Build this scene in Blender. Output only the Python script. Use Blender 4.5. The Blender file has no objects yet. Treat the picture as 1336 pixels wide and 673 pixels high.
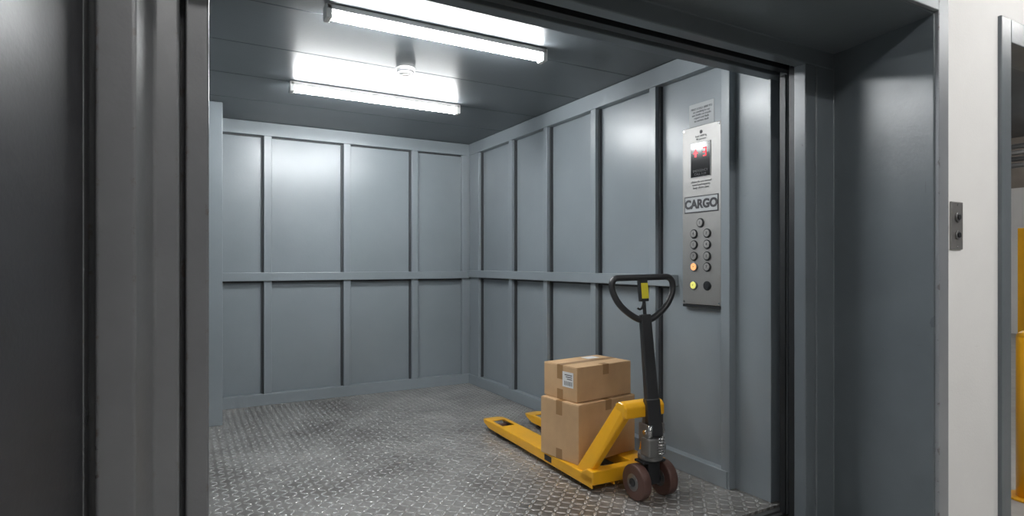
import bpy, bmesh, math
from mathutils import Matrix, Vector
S = bpy.context.scene
COL = S.collection

# ------------------------------------------------------------------ materials
def mat(name, col, rough=0.5, metal=0.0, var=0.0, nscale=3.0, bump=0.0, bscale=200.0,
        scuff=0.0, scuffcol=(0.02,0.02,0.02), emis=None, estr=0.0, coat=0.0, rvar=0.0, sthr=0.69, wave=0.0, edge=None):
    m = bpy.data.materials.new(name); m.use_nodes = True
    nt = m.node_tree; N = nt.nodes; L = nt.links
    b = N['Principled BSDF']
    b.inputs['Base Color'].default_value = (*col, 1)
    b.inputs['Roughness'].default_value = rough
    b.inputs['Metallic'].default_value = metal
    b.inputs['Coat Weight'].default_value = coat
    if emis:
        b.inputs['Emission Color'].default_value = (*emis, 1)
        b.inputs['Emission Strength'].default_value = estr
    tc = None
    if var or bump or scuff or rvar or wave or edge:
        tc = N.new('ShaderNodeTexCoord')
    colsock = None
    if var:
        n = N.new('ShaderNodeTexNoise'); n.inputs['Scale'].default_value = nscale
        n.inputs['Detail'].default_value = 5; n.inputs['Roughness'].default_value = 0.6
        L.new(tc.outputs['Object'], n.inputs['Vector'])
        r = N.new('ShaderNodeMapRange'); r.inputs['From Min'].default_value = 0.3; r.inputs['From Max'].default_value = 0.7
        r.inputs['To Min'].default_value = 1 - var; r.inputs['To Max'].default_value = 1 + var
        L.new(n.outputs['Fac'], r.inputs['Value'])
        v = N.new('ShaderNodeVectorMath'); v.operation = 'SCALE'
        v.inputs[0].default_value = col
        L.new(r.outputs[0], v.inputs['Scale'])
        colsock = v.outputs[0]
    def over(fac, c2):
        nonlocal colsock
        mx = N.new('ShaderNodeMix'); mx.data_type = 'RGBA'
        L.new(fac, mx.inputs['Factor'])
        if colsock: L.new(colsock, mx.inputs['A'])
        else: mx.inputs['A'].default_value = (*col, 1)
        mx.inputs['B'].default_value = (*c2, 1)
        colsock = mx.outputs['Result']
    if scuff:
        for k,(sc,rot,scale) in enumerate((((1.0,1.0,9.0),(0.35,0.2,0),5),((9,9,0.8),(0.15,-0.3,0),4),((1,1,1.4),(0,0,0),16))):
            mp = N.new('ShaderNodeMapping'); mp.inputs['Scale'].default_value = sc
            mp.inputs['Rotation'].default_value = rot
            L.new(tc.outputs['Object'], mp.inputs['Vector'])
            n = N.new('ShaderNodeTexNoise'); n.inputs['Scale'].default_value = scale; n.inputs['Detail'].default_value = 9
            n.inputs['Roughness'].default_value = 0.72; n.inputs['Distortion'].default_value = 0.2
            L.new(mp.outputs[0], n.inputs['Vector'])
            r = N.new('ShaderNodeMapRange'); r.inputs['From Min'].default_value = sthr; r.inputs['From Max'].default_value = sthr+0.05
            r.inputs['To Max'].default_value = scuff
            L.new(n.outputs['Fac'], r.inputs['Value'])
            over(r.outputs[0], scuffcol)
    if edge:   # chipped paint along edges
        bv = N.new('ShaderNodeBevel'); bv.samples = 4; bv.inputs['Radius'].default_value = 0.012
        ge = N.new('ShaderNodeNewGeometry')
        dt = N.new('ShaderNodeVectorMath'); dt.operation = 'DOT_PRODUCT'
        L.new(bv.outputs[0], dt.inputs[0]); L.new(ge.outputs['Normal'], dt.inputs[1])
        r1 = N.new('ShaderNodeMapRange'); r1.inputs['From Min'].default_value = 0.995; r1.inputs['From Max'].default_value = 0.96
        L.new(dt.outputs['Value'], r1.inputs['Value'])
        n = N.new('ShaderNodeTexNoise'); n.inputs['Scale'].default_value = 14; n.inputs['Detail'].default_value = 8; n.inputs['Roughness'].default_value = 0.7
        L.new(tc.outputs['Object'], n.inputs['Vector'])
        r2 = N.new('ShaderNodeMapRange'); r2.inputs['From Min'].default_value = 0.57; r2.inputs['From Max'].default_value = 0.62
        L.new(n.outputs['Fac'], r2.inputs['Value'])
        mu = N.new('ShaderNodeMath'); mu.operation = 'MULTIPLY'; L.new(r1.outputs[0], mu.inputs[0]); L.new(r2.outputs[0], mu.inputs[1])
        over(mu.outputs[0], edge)
    if colsock: L.new(colsock, b.inputs['Base Color'])
    if rvar:
        n = N.new('ShaderNodeTexNoise'); n.inputs['Scale'].default_value = 2.5; n.inputs['Detail'].default_value = 6
        L.new(tc.outputs['Object'], n.inputs['Vector'])
        r = N.new('ShaderNodeMapRange'); r.inputs['From Min'].default_value = 0.3; r.inputs['From Max'].default_value = 0.7
        r.inputs['To Min'].default_value = rough - rvar; r.inputs['To Max'].default_value = rough + rvar
        L.new(n.outputs['Fac'], r.inputs['Value']); L.new(r.outputs[0], b.inputs['Roughness'])
    prev = None
    if wave:
        n = N.new('ShaderNodeTexNoise'); n.inputs['Scale'].default_value = 2.2; n.inputs['Detail'].default_value = 0
        L.new(tc.outputs['Object'], n.inputs['Vector'])
        bp = N.new('ShaderNodeBump'); bp.inputs['Strength'].default_value = wave; bp.inputs['Distance'].default_value = 0.02
        L.new(n.outputs['Fac'], bp.inputs['Height']); prev = bp.outputs[0]
        L.new(prev, b.inputs['Normal'])
    if bump:
        n = N.new('ShaderNodeTexNoise'); n.inputs['Scale'].default_value = bscale; n.inputs['Detail'].default_value = 3
        L.new(tc.outputs['Object'], n.inputs['Vector'])
        bp = N.new('ShaderNodeBump'); bp.inputs['Strength'].default_value = bump; bp.inputs['Distance'].default_value = 0.002
        L.new(n.outputs['Fac'], bp.inputs['Height'])
        if prev: L.new(prev, bp.inputs['Normal'])
        L.new(bp.outputs[0], b.inputs['Normal'])
    return m

M_wall = mat('blue_gray_enamel', (0.228,0.260,0.280), 0.31, 0, var=0.07, nscale=1.3, bump=0.22, bscale=60, scuff=0.5, scuffcol=(0.10,0.11,0.118), rvar=0.03, wave=0.35, sthr=0.68)
M_shade = mat('painted_rib_shade', (0.04,0.044,0.048), 0.6)  # dark colour standing in for shade beside ribs and under rails
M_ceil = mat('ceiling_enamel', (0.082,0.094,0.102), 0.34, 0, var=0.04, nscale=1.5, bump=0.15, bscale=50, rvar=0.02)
M_jamb = mat('door_frame_enamel', (0.165,0.17,0.177), 0.30, 0.1, var=0.1, nscale=3, bump=0.25, bscale=70, scuff=0.6, scuffcol=(0.06,0.055,0.05), rvar=0.05, sthr=0.68, edge=(0.10,0.075,0.055))
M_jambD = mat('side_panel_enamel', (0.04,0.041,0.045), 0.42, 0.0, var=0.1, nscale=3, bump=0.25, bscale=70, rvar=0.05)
M_jambR = mat('portal_enamel', (0.122,0.142,0.156), 0.31, 0.0, var=0.08, nscale=3, bump=0.25, bscale=40, scuff=0.6, scuffcol=(0.04,0.045,0.05), rvar=0.04, wave=0.25, sthr=0.68)
M_trim = mat('steel_edge_trim', (0.33,0.35,0.37), 0.35, 0.4, var=0.08, edge=(0.12,0.10,0.09))
M_dark = mat('door_track_dark', (0.018,0.02,0.022), 0.45, 0.3)
M_doorp = mat('door_panel_steel', (0.13,0.14,0.15), 0.4, 0.2, var=0.1)
M_white = mat('white_plaster', (0.84,0.835,0.82), 0.75, 0, var=0.03, nscale=2, bump=0.3, bscale=90, scuff=0.15, scuffcol=(0.4,0.38,0.35), sthr=0.68)
M_conc = mat('concrete', (0.32,0.31,0.29), 0.7, 0, var=0.15, nscale=4, bump=0.3, bscale=60)
M_steel = mat('brushed_steel', (0.31,0.305,0.295), 0.48, 0.8, var=0.06, nscale=8)
M_chrome = mat('chrome', (0.65,0.65,0.65), 0.2, 1.0)
M_steeld = mat('button_steel', (0.25,0.25,0.25), 0.35, 0.8)
M_black = mat('black_powder_coat', (0.018,0.019,0.021), 0.38, 0.0, bump=0.2, bscale=250)
M_screen = mat('display_glass', (0.006,0.005,0.006), 0.12)
M_red = mat('led_red', (0.5,0.02,0.03), 0.4, emis=(1.0,0.05,0.08), estr=0.8)
M_yel = mat('yellow_enamel', (0.86,0.43,0.012), 0.35, 0, var=0.06, nscale=6, scuff=0.6, scuffcol=(0.25,0.12,0.02), coat=0.2, sthr=0.67)
M_label = mat('yellow_label', (0.75,0.65,0.03), 0.5)
M_paper = mat('paper_label', (0.75,0.75,0.74), 0.6)
M_paperg = mat('paper_sign', (0.40,0.42,0.43), 0.5)
M_ink = mat('ink', (0.03,0.03,0.035), 0.6)
M_inkg = mat('ink_gray', (0.12,0.125,0.13), 0.6)
M_card = mat('cardboard', (0.55,0.355,0.19), 0.8, 0, var=0.10, nscale=5, bump=0.4, bscale=40, scuff=0.3, scuffcol=(0.3,0.18,0.09))
M_tape = mat('packing_tape', (0.36,0.21,0.095), 0.25, 0)
M_wheel = mat('wheel_polyurethane', (0.10,0.05,0.04), 0.45, var=0.15, nscale=20)
M_tube = mat('fluorescent_tube_glow', (1,1,1), 0.5, emis=(0.965,0.985,1.0), estr=150)
M_unseen_lamp = mat('unseen_lamp_glow', (1,1,1), 0.5, emis=(1.0,0.985,0.97), estr=115)  # glow of the lamps out of view, outside the car
M_plast = mat('white_plastic', (0.75,0.75,0.73), 0.4)
M_btnO = mat('button_lit_orange', (0.8,0.4,0.2), 0.4, emis=(1.0,0.45,0.15), estr=0.7)
M_btnG = mat('button_lit_yellow', (0.7,0.7,0.2), 0.4, emis=(0.85,0.8,0.15), estr=0.45)

def tread():
    m = bpy.data.materials.new('diamond_tread_plate'); m.use_nodes = True
    nt = m.node_tree; N = nt.nodes; L = nt.links; b = N['Principled BSDF']
    tc = N.new('ShaderNodeTexCoord'); sx = N.new('ShaderNodeSeparateXYZ'); L.new(tc.outputs['Object'], sx.inputs[0])
    def mth(op, a, c=None):
        n = N.new('ShaderNodeMath'); n.operation = op
        for i, v in enumerate((a, c)):
            if v is None: continue
            if isinstance(v, (int, float)): n.inputs[i].default_value = v
            else: L.new(v, n.inputs[i])
        return n.outputs[0]
    s = 0.047
    u = mth('DIVIDE', sx.outputs['X'], s); v = mth('DIVIDE', sx.outputs['Y'], s)
    iu = mth('FLOOR', u); iv = mth('FLOOR', v)
    par = mth('FLOORED_MODULO', mth('ADD', iu, iv), 2.0)
    fu = mth('SUBTRACT', mth('SUBTRACT', u, iu), 0.5); fv = mth('SUBTRACT', mth('SUBTRACT', v, iv), 0.5)
    a = mth('ADD', fu, fv); c = mth('SUBTRACT', fu, fv)
    ip = mth('SUBTRACT', 1.0, par)
    lg = mth('ADD', mth('MULTIPLY', a, ip), mth('MULTIPLY', c, par))
    sh = mth('ADD', mth('MULTIPLY', c, ip), mth('MULTIPLY', a, par))
    d = mth('ADD', mth('POWER', mth('ABSOLUTE', mth('DIVIDE', lg, 0.80)), 2.0), mth('POWER', mth('ABSOLUTE', mth('DIVIDE', sh, 0.32)), 2.0))
    r = N.new('ShaderNodeMapRange'); r.interpolation_type = 'SMOOTHSTEP'
    r.inputs['From Min'].default_value = 1.0; r.inputs['From Max'].default_value = 0.35
    L.new(d, r.inputs['Value']); mask = r.outputs[0]
    n = N.new('ShaderNodeTexNoise'); n.inputs['Scale'].default_value = 1.4; n.inputs['Detail'].default_value = 9; n.inputs['Roughness'].default_value = 0.68
    L.new(tc.outputs['Object'], n.inputs['Vector'])
    cr = N.new('ShaderNodeValToRGB'); e = cr.color_ramp.elements
    e[0].position = 0.36; e[0].color = (0.155,0.143,0.13,1); e[1].position = 0.64; e[1].color = (0.46,0.445,0.425,1)
    L.new(n.outputs['Fac'], cr.inputs[0])
    mx = N.new('ShaderNodeMix'); mx.data_type = 'RGBA'
    L.new(mth('MULTIPLY', mask, 0.75), mx.inputs['Factor']); L.new(cr.outputs[0], mx.inputs['A']); mx.inputs['B'].default_value = (0.76,0.745,0.72,1)
    L.new(mx.outputs['Result'], b.inputs['Base Color'])
    b.inputs['Metallic'].default_value = 0.5
    rr = N.new('ShaderNodeMapRange'); rr.inputs['To Min'].default_value = 0.38; rr.inputs['To Max'].default_value = 0.26
    L.new(mask, rr.inputs['Value']); L.new(rr.outputs[0], b.inputs['Roughness'])
    bp = N.new('ShaderNodeBump'); bp.inputs['Strength'].default_value = 1.0; bp.inputs['Distance'].default_value = 0.004
    L.new(mask, bp.inputs['Height']); L.new(bp.outputs[0], b.inputs['Normal'])
    return m
M_tread = tread()

# ------------------------------------------------------------------ helpers
def box(bm, x0,x1,y0,y1,z0,z1):
    vs = [bm.verts.new((x,y,z)) for x in (x0,x1) for y in (y0,y1) for z in (z0,z1)]
    for f in ((0,1,3,2),(4,6,7,5),(0,4,5,1),(2,3,7,6),(0,2,6,4),(1,5,7,3)):
        bm.faces.new([vs[i] for i in f])
def obj(name, bm, m, parent=None, bevel=0.0, seg=2, smooth=False):
    bmesh.ops.recalc_face_normals(bm, faces=bm.faces)
    me = bpy.data.meshes.new(name); bm.to_mesh(me); bm.free()
    if smooth:
        for p in me.polygons: p.use_smooth = True
    o = bpy.data.objects.new(name, me); COL.objects.link(o)
    me.materials.append(m)
    if parent: o.parent = parent
    if bevel:
        b = o.modifiers.new('bevel','BEVEL'); b.width = bevel; b.segments = seg; b.limit_method = 'ANGLE'; b.angle_limit = math.radians(35)
    return o
def boxes(name, lst, m, parent=None, bevel=0.0, seg=2):
    bm = bmesh.new()
    for b in lst: box(bm, *b)
    return obj(name, bm, m, parent, bevel, seg)
def prism(name, pts, z0, z1, m, parent=None, bevel=0.0, axis='Z', seg=2):
    bm = bmesh.new()
    def P(a,b,c):
        return {'Z':(a,b,c),'X':(c,a,b),'Y':(a,c,b)}[axis]
    lo = [bm.verts.new(P(a,b,z0)) for a,b in pts]; hi = [bm.verts.new(P(a,b,z1)) for a,b in pts]
    n = len(pts)
    bm.faces.new(lo); bm.faces.new(hi[::-1])
    for i in range(n): bm.faces.new((lo[i],lo[(i+1)%n],hi[(i+1)%n],hi[i]))
    return obj(name, bm, m, parent, bevel, seg)
def cyl(name, p0, p1, r, m, parent=None, r2=None, seg=32, bevel=0.0, smooth=True):
    p0 = Vector(p0); p1 = Vector(p1); d = p1-p0
    bm = bmesh.new()
    q = d.to_track_quat('Z','Y').to_matrix().to_4x4(); q.translation = (p0+p1)/2
    bmesh.ops.create_cone(bm, cap_ends=True, segments=seg, radius1=r, radius2=r if r2 is None else r2, depth=d.length, matrix=q)
    o = obj(name, bm, m, parent, bevel, 2)
    if smooth:
        for p in o.data.polygons:
            if len(p.vertices) == 4: p.use_smooth = True
    return o
def tube(name, pts, r, m, parent=None, cyclic=False, kind='NURBS'):
    c = bpy.data.curves.new(name,'CURVE'); c.dimensions = '3D'; c.bevel_depth = r; c.bevel_resolution = 5; c.resolution_u = 8
    s = c.splines.new(kind); s.points.add(len(pts)-1)
    for i,p in enumerate(pts): s.points[i].co = (*p,1)
    s.use_cyclic_u = cyclic
    if kind == 'NURBS':
        s.order_u = 3; s.use_endpoint_u = not cyclic
    c.use_fill_caps = True
    o = bpy.data.objects.new(name, c); COL.objects.link(o); c.materials.append(m)
    if parent: o.parent = parent
    return o
def empty(name, mtx):
    e = bpy.data.objects.new(name, None); COL.objects.link(e); e.empty_display_size = 0.1
    e.matrix_world = mtx; return e
def text(name, s, size, loc, m, parent, align='CENTER', ext=0.0006):
    c = bpy.data.curves.new(name,'FONT'); c.body = s; c.size = size; c.extrude = ext
    c.align_x = align; c.align_y = 'CENTER'
    o = bpy.data.objects.new(name, c); COL.objects.link(o); c.materials.append(m)
    o.parent = parent; o.location = loc
    return o

XR, YB, ZC = 2.69, 5.67, 2.5
XL = 0.02
YF = 2.03

# ------------------------------------------------------------------ room shell: car
boxes('floor', [(-0.05,XR+0.1,YF-0.03,YB+0.1,-0.06,0.0)], M_tread)
cl = []
ys = [YF-0.03, 2.42, 3.05, 3.66, 4.28, 4.9, YB+0.1]
for i in range(len(ys)-1):
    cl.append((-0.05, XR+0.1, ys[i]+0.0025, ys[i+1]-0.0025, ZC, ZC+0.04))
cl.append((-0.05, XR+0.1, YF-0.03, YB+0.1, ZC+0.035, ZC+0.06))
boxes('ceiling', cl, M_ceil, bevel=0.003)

P = 0.05
wb = [(-0.05,XR+0.08,YB,YB+0.08,0,ZC)]
shade_strips = []
for xc in (0.672,1.369,2.041):
    wb.append((xc-0.030,xc+0.036,YB-P,YB+0.01,0.0,ZC-0.004))
    shade_strips.append((xc-0.046,xc-0.0295,YB-0.022,YB+0.005,0.1,ZC-0.12))
wb.append((2.56,XR-0.0,YB-P,YB+0.01,0.0,ZC-0.004))
wb.append((0.2,XR,YB-P-0.006,YB+0.01,ZC-0.12,ZC-0.002))
wb.append((0.2,XR,YB-P-0.02,YB+0.01,1.098,1.172))
wb.append((0.2,XR,YB-P-0.006,YB+0.01,0.0,0.10))
shade_strips.append((0.298,2.56,YB-0.022,YB+0.005,1.082,1.099))
shade_strips.append((0.298,2.56,YB-0.016,YB+0.005,ZC-0.130,ZC-0.119))
boxes('wall_back', wb, M_wall, bevel=0.004)
boxes('shade_strips_back', shade_strips, M_shade)  # shade along the back wall ribs and rails, put in as dark strips

wr = [(XR,XR+0.08,YF,YB+0.0,0,ZC)]
shade_strips = []
for yc in (4.736,4.14,3.488,2.863):
    wr.append((XR-P,XR+0.01,yc-0.026,yc+0.034,0.0,ZC-0.004))
    shade_strips.append((XR-0.022,XR+0.005,yc-0.042,yc-0.0255,0.1,ZC-0.12))
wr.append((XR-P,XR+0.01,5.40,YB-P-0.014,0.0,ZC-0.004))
shade_strips.append((XR-0.022,XR+0.005,5.384,5.4005,0.1,ZC-0.12))
wr.append((XR-P,XR+0.01,2.255,2.315,0.0,ZC-0.004))
wr.append((XR-P-0.006,XR+0.01,YF+0.24,YB-0.05,ZC-0.12,ZC-0.002))
wr.append((XR-P-0.02,XR+0.01,2.69,YB-0.05,1.11,1.182))
wr.append((XR-P-0.006,XR+0.01,YF+0.24,YB-0.05,0.0,0.10))
shade_strips.append((XR-0.022,XR+0.005,2.75,5.4,1.095,1.111))
boxes('wall_right', wr, M_wall, bevel=0.004)
boxes('shade_strips_right', shade_strips, M_shade)  # dark strips painted in as the shade of the right wall ribs

boxes('wall_left', [(XL-0.08,XL,2.11,YB,0,ZC),(XL-0.01,0.285,5.08,YB+0.01,0,ZC-0.002)], M_wall, bevel=0.004)

# ------------------------------------------------------------------ sill, frame, portal
sl = [(0.07,2.9,1.74,YF-0.032,-0.06,-0.012)]
yy = 1.75
while yy < 1.98:
    sl.append((0.07,2.9,yy,yy+0.022,-0.02,-0.001)); yy += 0.04
boxes('elevator_sill', sl, mat('sill_aluminium',(0.22,0.22,0.22),0.4,0.8,var=0.1), bevel=0.002)

frame = empty('elevator_door_frame', Matrix.Identity(4))
prism('jamb_left', [(-0.24,1.72),(-0.2,1.72),(-0.2,1.80),(-0.178,1.80),(-0.178,1.72),(-0.097,1.72),(-0.060,1.80),
                    (-0.002,1.81),(-0.002,1.90),(0.012,1.90),(0.012,1.85),(0.070,1.85),(0.070,2.10),(-0.6,2.10),(-0.6,1.72)],
      0, 2.9, M_jamb, frame, bevel=0.007, seg=3)
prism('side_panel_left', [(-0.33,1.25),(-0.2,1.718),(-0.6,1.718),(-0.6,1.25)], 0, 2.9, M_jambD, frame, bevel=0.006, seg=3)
prism('jamb_right', [(2.662,1.25),(2.73,1.715),(2.60,1.715),(2.594,1.73),(2.588,1.715),(2.517,1.715),(2.517,1.775),(3.15,1.775),(3.15,1.53),(2.76,1.53),(2.76,1.25)],
      0, 2.9, M_jambR, frame, bevel=0.006, seg=3)
prism('header_soffit', [(1.25,2.262),(1.711,2.25),(1.711,2.175),(1.775,2.175),(1.775,2.9),(1.25,2.9)], -0.3, 2.724, M_jambR, frame, bevel=0.005, axis='X')
boxes('edge_trim', [(2.668,2.745,1.235,1.255,0,2.345),(-0.42,2.668,1.235,1.255,2.27,2.345),(-0.42,-0.335,1.235,1.255,0,2.345)], M_trim, frame, bevel=0.004)
boxes('car_header', [(0.0,XR+0.08,YF-0.05,YF+0.02,2.215,2.56)], M_jambR, frame, bevel=0.004)
boxes('door_track', [(0.0,3.15,1.845,1.885,2.19,2.56),(0.0,3.15,1.79,1.81,2.23,2.56),(0.0,3.15,1.93,1.95,2.22,2.56),(-0.3,3.2,1.775,YF+0.02,2.56,2.62)], M_dark, frame, bevel=0.002)  # last slab is an unseen lid, added to block light above the gap
boxes('door_gap_light_block', [(3.16,3.2,1.775,2.3,0,2.6),(XR+0.08,3.16,2.0,2.03,0,2.6)], M_dark, frame)  # dark walls behind the doors, added to keep stray light out
door = empty('elevator_door', Matrix.Identity(4))
boxes('panel_1', [(2.572,3.14,1.80,1.84,0.004,2.23)], M_doorp, door, bevel=0.004)
boxes('panel_2', [(2.627,3.14,1.89,1.93,0.004,2.22)], M_doorp, door, bevel=0.004)
boxes('rubber_edge', [(2.564,2.572,1.805,1.835,0.01,2.2),(2.619,2.627,1.895,1.925,0.01,2.19)], M_dark, door)

# ------------------------------------------------------------------ hallway
boxes('floor_hallway', [(-4,12,-5,1.735,-0.06,-0.004)], M_conc)
boxes('wall_hallway', [(2.745,3.226,1.255,1.525,0,3.6),(-0.42,2.745,1.255,1.5,2.9,3.6),(-4,-0.42,1.255,1.525,0,3.6),
                       (-0.42,2.745,1.2549,1.262,2.345,2.9),(3.226,6.5,1.255,1.525,2.36,3.6),(5.6,6.5,1.255,1.525,0,2.36)], M_white)
df = empty('door_1', Matrix.Identity(4))
boxes('trim_1', [(3.222,3.318,1.24,1.40,0,2.37),(5.5,5.6,1.24,1.40,0,2.37),(3.318,5.5,1.24,1.40,2.262,2.37)], M_jambR, df, bevel=0.004)
boxes('wall_shaft', [(3.23,3.30,1.53,6,0,3.6)], M_white)
cb = empty('call_button_plate', Matrix.Translation((2.842,1.255,1.41)))
boxes('plate', [(-0.048,0.048,-0.008,0.0,-0.1,0.1)], M_steel, cb, bevel=0.003)
for i,z in enumerate((0.035,-0.04)):
    cyl('button_%d'%(i+1), (0,-0.008,z),(0,-0.014,z),0.02,M_steeld,cb,bevel=0.002)
    cyl('button_core_%d'%(i+1), (0,-0.014,z),(0,-0.018,z),0.011,M_dark,cb)
for i,(x,z) in enumerate(((0,0.088),(0,-0.088))):
    cyl('screw_%d'%(i+1), (x,-0.008,z),(x,-0.010,z),0.005,M_chrome,cb)

# warehouse seen through the neighbouring doorway
boxes('floor_warehouse', [(3.31,14,1.735,9,-0.06,-0.004)], M_conc)
boxes('wall_warehouse', [(13.0,13.1,-1,9,0,2.6)], M_white)
boxes('wall_warehouse_upper', [(13.0,13.1,-1,9,2.6,4.5)], mat('warehouse_cladding',(0.25,0.22,0.19),0.7,0,var=0.2,nscale=1.5))
rack = empty('pallet_rack', Matrix.Translation((7.6,2.1,0)))
boxes('uprights', [(x,x+0.09,y,y+0.07,0,1.62) for x in (0,2.6) for y in (0.0,0.62)], M_yel, rack, bevel=0.005)
boxes('beams', [(0.09,2.6,y,y+0.05,z,z+0.11) for y in (0.01,0.63) for z in (0.35,1.0)], mat('rack_orange',(0.7,0.2,0.02),0.4), rack, bevel=0.004)
boxes('decks', [(0.03,2.66,0.03,0.67,z+0.11,z+0.13) for z in (0.35,1.0)], M_conc, rack)
boxes('cartons', [(0.15,0.75,0.1,0.62,0.48,0.9),(0.85,1.6,0.1,0.62,0.48,0.95),(0.15,0.9,0.1,0.62,1.13,1.45),(1.0,1.7,0.1,0.62,1.13,1.5)], M_card, rack, bevel=0.004)
bo = empty('safety_bollard', Matrix.Translation((3.95,1.394,0)))
cyl('post', (0,0,-0.004),(0,0,0.86),0.06,M_yel,bo)
bm = bmesh.new(); bmesh.ops.create_uvsphere(bm,u_segments=24,v_segments=12,radius=0.06,matrix=Matrix.Translation((0,0,0.86))@Matrix.Diagonal((1,1,0.6,1)))
obj('cap', bm, M_yel, bo, smooth=True)
cyl('base_plate', (0,0,-0.004),(0,0,0.008),0.1,M_yel,bo)
pp = empty('ceiling_pipes', Matrix.Identity(4))
for i,(y,z) in enumerate(((3.6,2.9),(3.9,3.1),(4.3,2.8),(4.7,3.0))):
    cyl('pipe_%d'%(i+1),(11.5,y-2,z),(11.5,y+2,z-0.0),0.04,M_steeld,pp)

# ------------------------------------------------------------------ fluorescent fixtures in the car, unseen lamps outside
def fixture(loc, length, glow, tube_r=0.02, rot=0):
    e = empty('fluorescent_light', Matrix.Translation(loc) @ Matrix.Rotation(rot,4,'Z'))
    h = length/2
    boxes('housing', [(-h,h,-0.036,0.036,-0.028,-0.002)], M_plast, e, bevel=0.004)
    boxes('end_caps', [(-h-0.004,-h+0.028,-0.036,0.036,-0.072,-0.002),(h-0.028,h+0.004,-0.036,0.036,-0.072,-0.002)], M_plast, e, bevel=0.006)
    cyl('tube', (-h+0.028,0,-0.05),(h-0.028,0,-0.05),tube_r,glow,e,seg=24)
    return e
fixture((1.235,2.93,ZC),1.25,M_tube,0.019)
fixture((1.285,4.28,ZC),1.26,M_tube,0.019)
boxes('ceiling_hallway', [(-4,12,-5,1.2,3.6,3.66)], M_white)
fixture((3.9,-0.5,3.6),1.8,M_unseen_lamp,0.03)  # unseen lamp, placed to the right to brighten the white wall
fixture((0.9,-1.3,3.6),1.5,M_unseen_lamp,0.03)  # unseen lamp, added as fill for the jambs and floor
fixture((-1.8,-1.6,3.6),1.5,M_unseen_lamp,0.03)  # unseen lamp, placed to light jamb fronts but not the left side panel
fixture((6.6,0.2,3.6),1.5,M_unseen_lamp,0.03)
fixture((7.2,4.2,3.5),1.5,M_unseen_lamp,0.03)  # unseen lamp, added to brighten the warehouse
fixture((10.8,3.0,3.5),1.5,M_unseen_lamp,0.03)  # second unseen lamp added for warehouse brightness
boxes('ceiling_warehouse', [(3.41,13,1.53,9,3.5,3.56)], M_ceil)

# smoke detector
sd = empty('smoke_detector', Matrix.Translation((1.256,3.63,ZC)))
cyl('base',(0,0,0),(0,0,-0.014),0.062,M_plast,sd,bevel=0.003)
cyl('body',(0,0,-0.014),(0,0,-0.040),0.054,M_plast,sd,r2=0.04,bevel=0.004)
cyl('vent_ring',(0,0,-0.020),(0,0,-0.026),0.053,M_inkg,sd)
cyl('sensor',(0,0,-0.040),(0,0,-0.047),0.02,M_plast,sd,bevel=0.002)

# ------------------------------------------------------------------ control panel on wall_right
RW = Matrix(((0,0,-1,0),(-1,0,0,0),(0,1,0,0),(0,0,0,1)))
def wallmtx(x,y,z): return Matrix.Translation((x,y,z)) @ RW
cp = empty('elevator_control_panel', wallmtx(XR,2.472,1.535))
W,H,T = 0.146,0.525,0.035
boxes('back_box', [(-W+0.006,W-0.006,-H+0.006,H-0.006,0,T-0.006)], M_dark, cp)
boxes('face_plate', [(-W,W,-H,H,T-0.006,T)], M_steel, cp, bevel=0.003)
boxes('display_bezel', [(-0.080,0.074,0.222,0.428,T,T+0.003)], M_steeld, cp, bevel=0.002)
boxes('display_screen', [(-0.076,0.070,0.226,0.424,T+0.003,T+0.004)], M_screen, cp)
bm = bmesh.new()
for (a,b_,c,d_) in ((0.018,0.044,0.385,0.392),(0.018,0.044,0.362,0.368),(0.018,0.044,0.34,0.347),(0.037,0.044,0.34,0.392)):
    box(bm,a,b_,c,d_,T+0.004,T+0.0055)
obj('floor_digit', bm, M_red, cp)
prism('direction_arrow', [(-0.046,0.342),(-0.030,0.342),(-0.030,0.362),(-0.018,0.362),(-0.038,0.390),(-0.058,0.362),(-0.046,0.362)], T+0.004,T+0.0055, M_red, cp)
text('display_text','EMERGENCY\nCALL 0-24',0.02,(-0.003,0.25,T+0.0045),M_inkg,cp)
cyl('brand_mark',(0,0.487,T),(0,0.487,T+0.001),0.011,M_ink,cp)
text('plate_text','load 3000 kg\n40 persons',0.017,(0,0.455,T+0.0005),M_inkg,cp)
text('engraved_text','please do not exceed\nrated load capacity\nkeep doors clear',0.018,(0,0.18,T+0.0005),M_inkg,cp)
boxes('cargo_plate_border', [(-0.128,0.128,0.016,0.114,T,T+0.002)], M_ink, cp)
boxes('cargo_plate', [(-0.122,0.122,0.022,0.108,T+0.002,T+0.003)], M_paperg, cp)
t = text('cargo_text','CARGO',0.070,(0,0.064,T+0.0035),M_ink,cp); t.data.offset = 0.0035
btn = [(-0.004,-0.045,0),(-0.053,-0.108,0),(0.047,-0.108,0),(-0.053,-0.172,0),(0.047,-0.172,0),(-0.053,-0.24,0),(0.047,-0.24,0),(-0.053,-0.303,1),(0.047,-0.303,0),(-0.056,-0.412,2),(0.047,-0.412,3)]
for i,(x,y,k) in enumerate(btn):
    cyl('button_ring_%d'%(i+1),(x,y,T),(x,y,T+0.006),0.027,M_dark if k in (0,3) else M_steeld,cp,bevel=0.0015)
    cyl('button_cap_%d'%(i+1),(x,y,T+0.006),(x,y,T+0.009),0.021,(M_steel if k==0 else M_btnO if k==1 else M_btnG if k==2 else M_dark),cp,bevel=0.001)
    if k != 3:
        text('button_mark_%d'%(i+1),str((i*3)%9+1) if k==0 else '•',0.024,(x,y,T+0.0095),M_ink,cp)
boxes('lower_dark_strip', [(-W-0.004,W+0.012,-H-0.018,-H-0.002,0,0.03)], M_dark, cp, bevel=0.002)  # dark bar just below the face plate
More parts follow.
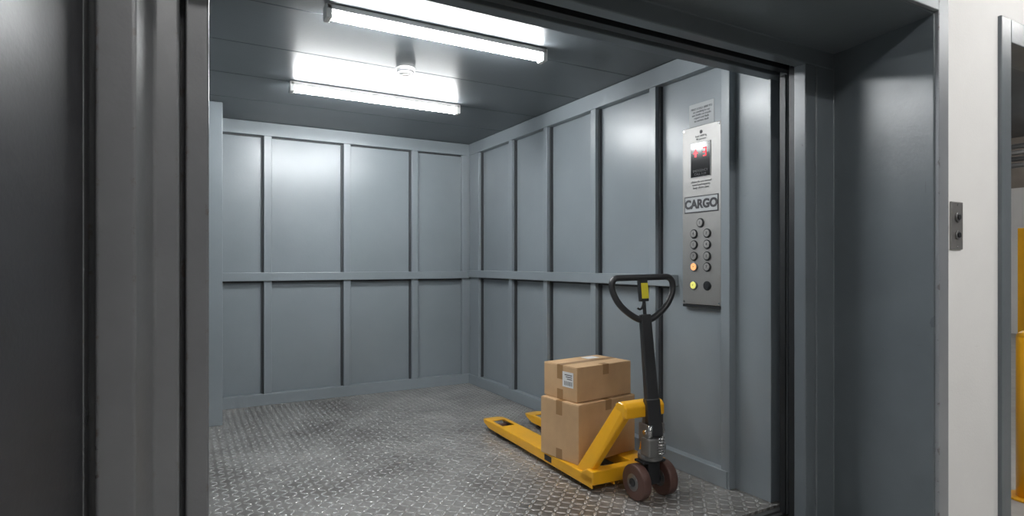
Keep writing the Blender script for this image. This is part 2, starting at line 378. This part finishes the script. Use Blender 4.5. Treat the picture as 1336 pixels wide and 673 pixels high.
for i,(x,y) in enumerate(((-W+0.014,H-0.014),(W-0.014,H-0.014),(-W+0.014,-H+0.014),(W-0.014,-H+0.014))):
    cyl('screw_%d'%(i+1),(x,y,T),(x,y,T+0.002),0.006,M_chrome,cp)
ns = empty('notice_sign', wallmtx(XR,2.50,2.135))
boxes('sheet', [(-0.095,0.095,-0.065,0.07,0,0.002)], M_paperg, ns)
text('notice_text','MAX LOAD 3000 KG\nno smoking in car\nuse brake on trucks\nreport any fault\nto service desk',0.018,(0,0.002,0.0025),M_inkg,ns)

# ------------------------------------------------------------------ pallet jack
pj = empty('pallet_jack', Matrix.Translation((2.225,2.58,0.0)) @ Matrix.Rotation(math.radians(-1.5),4,'Z'))
def fork(name, xc):
    w = 0.078; z1 = 0.09; z0 = 0.035; th = 0.008
    bm = bmesh.new()
    ya, yb, yt = 1.13, 1.30, 1.45
    box(bm, xc-w, xc+w, 0.0, ya, z1-th, z1)
    box(bm, xc-w, xc-w+0.03, ya, yb, z1-th, z1); box(bm, xc+w-0.03, xc+w, ya, yb, z1-th, z1)
    pts = [(-w,yb),(w,yb),(w,yt-0.07),(w-0.018,yt-0.02),(w-0.045,yt),(-w+0.045,yt),(-w+0.018,yt-0.02),(-w,yt-0.07)]
    lo = []; hi = []
    for x,y in pts:
        k = max(0,(y-yb)/(yt-yb)); hi.append(bm.verts.new((xc+x,y,z1-0.018*k*k))); lo.append(bm.verts.new((xc+x,y,z1-th-0.03*k)))
    bm.faces.new(hi); bm.faces.new(lo[::-1])
    for i in range(8): bm.faces.new((lo[i],lo[(i+1)%8],hi[(i+1)%8],hi[i]))
    for s in (-1,1):
        x0,x1 = sorted((xc+s*w, xc+s*(w-th)))
        v = [(0.0,z0-0.01),(0.0,z1-0.001),(1.385,z1-0.006),(1.385,z1-0.03),(1.30,z0)]
        a = [bm.verts.new((x0,y,z)) for y,z in v]; b = [bm.verts.new((x1,y,z)) for y,z in v]
        bm.faces.new(a); bm.faces.new(b[::-1])
        for i in range(5): bm.faces.new((a[i],a[(i+1)%5],b[(i+1)%5],b[i]))
    obj(name, bm, M_yel, pj, bevel=0.004)
    boxes(name+'_roller_bracket', [(xc-0.047,xc-0.040,1.14,1.29,0.03,0.075),(xc+0.040,xc+0.047,1.14,1.29,0.03,0.075)], M_black, pj)
    for j,y in enumerate((1.175,1.255)):
        cyl(name+'_roller_%d'%(j+1),(xc-0.038,y,0.037),(xc+0.038,y,0.037),0.037,M_wheel,pj)
for n,x in (('fork_1',-0.197),('fork_2',0.165)):
    fork(n,x)
for i,x in enumerate((-0.197,0.165)):
    cyl('pushrod_%d'%(i+1),(x,0.02,0.05),(x,1.15,0.05),0.01,M_black,pj)
boxes('capacity_label', [(-0.2762,-0.2752,0.42,0.50,0.042,0.076)], M_ink, pj)
prism('crossbeam', [(-0.01,0.045),(0.11,0.045),(0.11,0.088),(0.05,0.12),(-0.01,0.12)], -0.275,0.243, M_yel, pj, bevel=0.006, axis='X')
def brace(name, q):
    bm = bmesh.new()
    a = [bm.verts.new((x,y,z)) for x,y,z in q]; b = [bm.verts.new((x+0.045,y,z)) for x,y,z in q]
    n = len(q); bm.faces.new(a); bm.faces.new(b[::-1])
    for i in range(n): bm.faces.new((a[i],a[(i+1)%n],b[(i+1)%n],b[i]))
    obj(name, bm, M_yel, pj, bevel=0.006)
brace('brace_1', [(-0.262,0.175,0.085),(-0.262,0.05,0.085),(-0.185,-0.165,0.44),(-0.185,-0.165,0.50),(-0.185,-0.095,0.50)])
brace('brace_2', [(0.185,0.175,0.085),(0.185,0.05,0.085),(0.03,-0.155,0.44),(0.03,-0.155,0.495),(0.03,-0.095,0.495)])
prism('top_bar', [(-0.18,0.43),(-0.09,0.455),(-0.09,0.50),(-0.12,0.515),(-0.16,0.51),(-0.18,0.49)], -0.19,0.08, M_yel, pj, bevel=0.01, axis='X', seg=3)
# steer head / pump
head = bpy.data.objects.new('steering_head', None); COL.objects.link(head); head.parent = pj
head.location = (-0.020,-0.175,0); head.rotation_euler = (0,0,math.radians(-2))
cyl('wheel_axle',(-0.11,0,0.094),(0.11,0,0.094),0.014,M_steeld,head)
for i,x in enumerate((-0.088,0.088)):
    cyl('wheel_%d'%(i+1),(x-0.027,0,0.094),(x+0.027,0,0.094),0.094,M_wheel,head,seg=48,bevel=0.008)
    for q in (-1,1):
        cyl('hub_%d_%d'%(i+1,q+1),(x+q*0.0265,0,0.094),(x+q*0.0285,0,0.094),0.045,M_steeld,head)
        cyl('hub_cap_%d_%d'%(i+1,q+1),(x+q*0.028,0,0.094),(x+q*0.034,0,0.094),0.022,M_black,head,bevel=0.002)
M_cast = mat('cast_gray',(0.24,0.24,0.235),0.42,0.6)
boxes('axle_carrier', [(-0.04,0.04,-0.035,0.035,0.075,0.20)], M_black, head, bevel=0.006)
boxes('axle_fork_cap', [(-0.075,0.075,-0.04,0.04,0.190,0.205)], M_black, head, bevel=0.005)
cyl('pump_base',(0,0,0.205),(0,0,0.24),0.066,M_cast,head,bevel=0.006)
cyl('pump_cylinder',(0,0.01,0.24),(0,0.01,0.45),0.036,M_cast,head,bevel=0.004)
cyl('pump_ram',(0,0.01,0.45),(0,0.01,0.49),0.018,M_chrome,head)
boxes('pump_block', [(-0.065,0.02,-0.075,0.0,0.235,0.33)], M_cast, head, bevel=0.008)
boxes('pump_block_side', [(0.02,0.062,-0.06,0.0,0.235,0.30)], M_cast, head, bevel=0.008)
cyl('pump_piston',(-0.04,-0.05,0.33),(-0.04,-0.05,0.40),0.014,M_chrome,head)
cyl('release_valve',(0.042,-0.045,0.30),(0.042,-0.045,0.35),0.013,M_chrome,head,bevel=0.002)
boxes('fork_yoke', [(-0.055,-0.042,-0.055,0.03,0.30,0.40),(0.042,0.055,-0.055,0.03,0.30,0.40)], M_cast, head, bevel=0.005)
cyl('yoke_pin',(-0.065,-0.03,0.36),(0.065,-0.03,0.36),0.012,M_chrome,head)
sp = []
for k in range(0,6*10+1):
    a = k/10*2*math.pi; sp.append((0.0+0.018*math.cos(a), -0.088+0.018*math.sin(a), 0.25+0.09*k/60))
tube('spring', sp, 0.003, M_chrome, head)
hd = bpy.data.objects.new('tiller', None); COL.objects.link(hd); hd.parent = head
hd.location = (0.002,-0.03,0.36); hd.rotation_euler = (math.radians(-7.5),math.radians(-1.2),math.radians(-12))
bm = bmesh.new()
def taper(bm, x0,y0,z0,x1,y1,z1):
    v = [bm.verts.new(p) for p in ((-x0,-y0,z0),(x0,-y0,z0),(x0,y0,z0),(-x0,y0,z0),(-x1,-y1,z1),(x1,-y1,z1),(x1,y1,z1),(-x1,y1,z1))]
    for f in ((3,2,1,0),(4,5,6,7),(0,1,5,4),(1,2,6,5),(2,3,7,6),(3,0,4,7)): bm.faces.new([v[i] for i in f])
taper(bm,0.040,0.024,-0.03,0.040,0.024,0.17)
taper(bm,0.035,0.022,0.15,0.030,0.018,0.62)
obj('shaft', bm, M_black, hd, bevel=0.006)
loop = [(0.0,0,0.585),(-0.05,0,0.595),(-0.13,0,0.655),(-0.172,0,0.72),(-0.186,0,0.785),(-0.165,0,0.822),(-0.12,0,0.822),(0,0,0.822),(0.12,0,0.822),(0.165,0,0.822),(0.186,0,0.785),(0.172,0,0.72),(0.13,0,0.655),(0.05,0,0.595)]
tube('grip_loop', loop, 0.0175, M_black, hd, cyclic=True)
boxes('grip_center', [(-0.026,0.026,-0.014,0.014,0.69,0.815)], M_black, hd, bevel=0.005)
boxes('grip_label', [(-0.016,0.024,-0.0165,-0.014,0.705,0.79)], M_label, hd)
tube('release_lever', [(0.0,-0.0,0.70),(-0.01,-0.01,0.67),(-0.035,-0.02,0.64),(-0.05,-0.02,0.655)], 0.006, M_black, hd)
tube('release_rod', [(0,0,0.60),(0,0,0.70)], 0.010, M_black, hd)

# ------------------------------------------------------------------ cardboard boxes
def carton(loc, rot, w, d, h, label=True, topprint=False):
    e = empty('cardboard_box', Matrix.Translation(loc) @ Matrix.Rotation(rot,4,'Z'))
    boxes('body', [(0,w,0,d,0,h-0.004)], M_card, e, bevel=0.004)
    boxes('flaps', [(0.001,w-0.001,0.001,d/2-0.0015,h-0.004,h),(0.001,w-0.001,d/2+0.0015,d-0.001,h-0.004,h)], M_card, e, bevel=0.0015)
    boxes('tape', [(-0.0008,w+0.0008,d/2-0.026,d/2+0.026,h,h+0.0008),(-0.0012,0.0,d/2-0.026,d/2+0.026,h-0.085,h+0.0008),(w,w+0.0012,d/2-0.026,d/2+0.026,h-0.085,h+0.0008),
                   (-0.0012,0.0,d/2-0.026,d/2+0.026,0.0,0.06)], M_tape, e)
    # side seam fold and short tape over the front edge
    boxes('front_tape', [(w*0.46,w*0.46+0.05,-0.0012,0.0,h-0.06,h+0.0008),(w*0.46,w*0.46+0.05,-0.0012,0.04,h,h+0.0009)], M_tape, e)
    if label:
        boxes('shipping_label', [(-0.0024,-0.0012,0.03,0.125,h-0.125,h-0.035)], M_paper, e)
        bm = bmesh.new()
        for k in range(9):
            y = 0.04+0.008*k; box(bm,-0.003,-0.0024,y,y+(0.002 if k%2 else 0.004),h-0.115,h-0.09)
        for k in range(3):
            box(bm,-0.003,-0.0024,0.04,0.105-0.01*k,h-0.055-0.012*k,h-0.05-0.012*k)
        obj('label_print', bm, M_ink, e)
    if topprint:
        boxes('top_label', [(0.28,0.38,0.20,0.27,h+0.0008,h+0.0016)], M_paper, e)
    return e
carton((1.990,2.765,0.0915), math.radians(9), 0.49, 0.33, 0.345, label=False)
carton((2.010,2.81,0.4385), math.radians(7), 0.455, 0.30, 0.205, label=True, topprint=True)

# ------------------------------------------------------------------ world + camera
w = bpy.data.worlds.new('world'); S.world = w; w.use_nodes = True
w.node_tree.nodes['Background'].inputs[0].default_value = (0.95,0.97,1.0,1)
w.node_tree.nodes['Background'].inputs[1].default_value = 0.12
cam = bpy.data.cameras.new('camera'); co = bpy.data.objects.new('camera', cam); COL.objects.link(co)
co.location = (0,0,1.25); co.rotation_euler = (math.radians(90),0,math.radians(-29.3))
cam.sensor_width = 36; cam.lens = 36*771/1336; cam.shift_y = 7.5/1336; cam.clip_start = 0.05
S.camera = co
S.view_settings.view_transform = 'Standard'
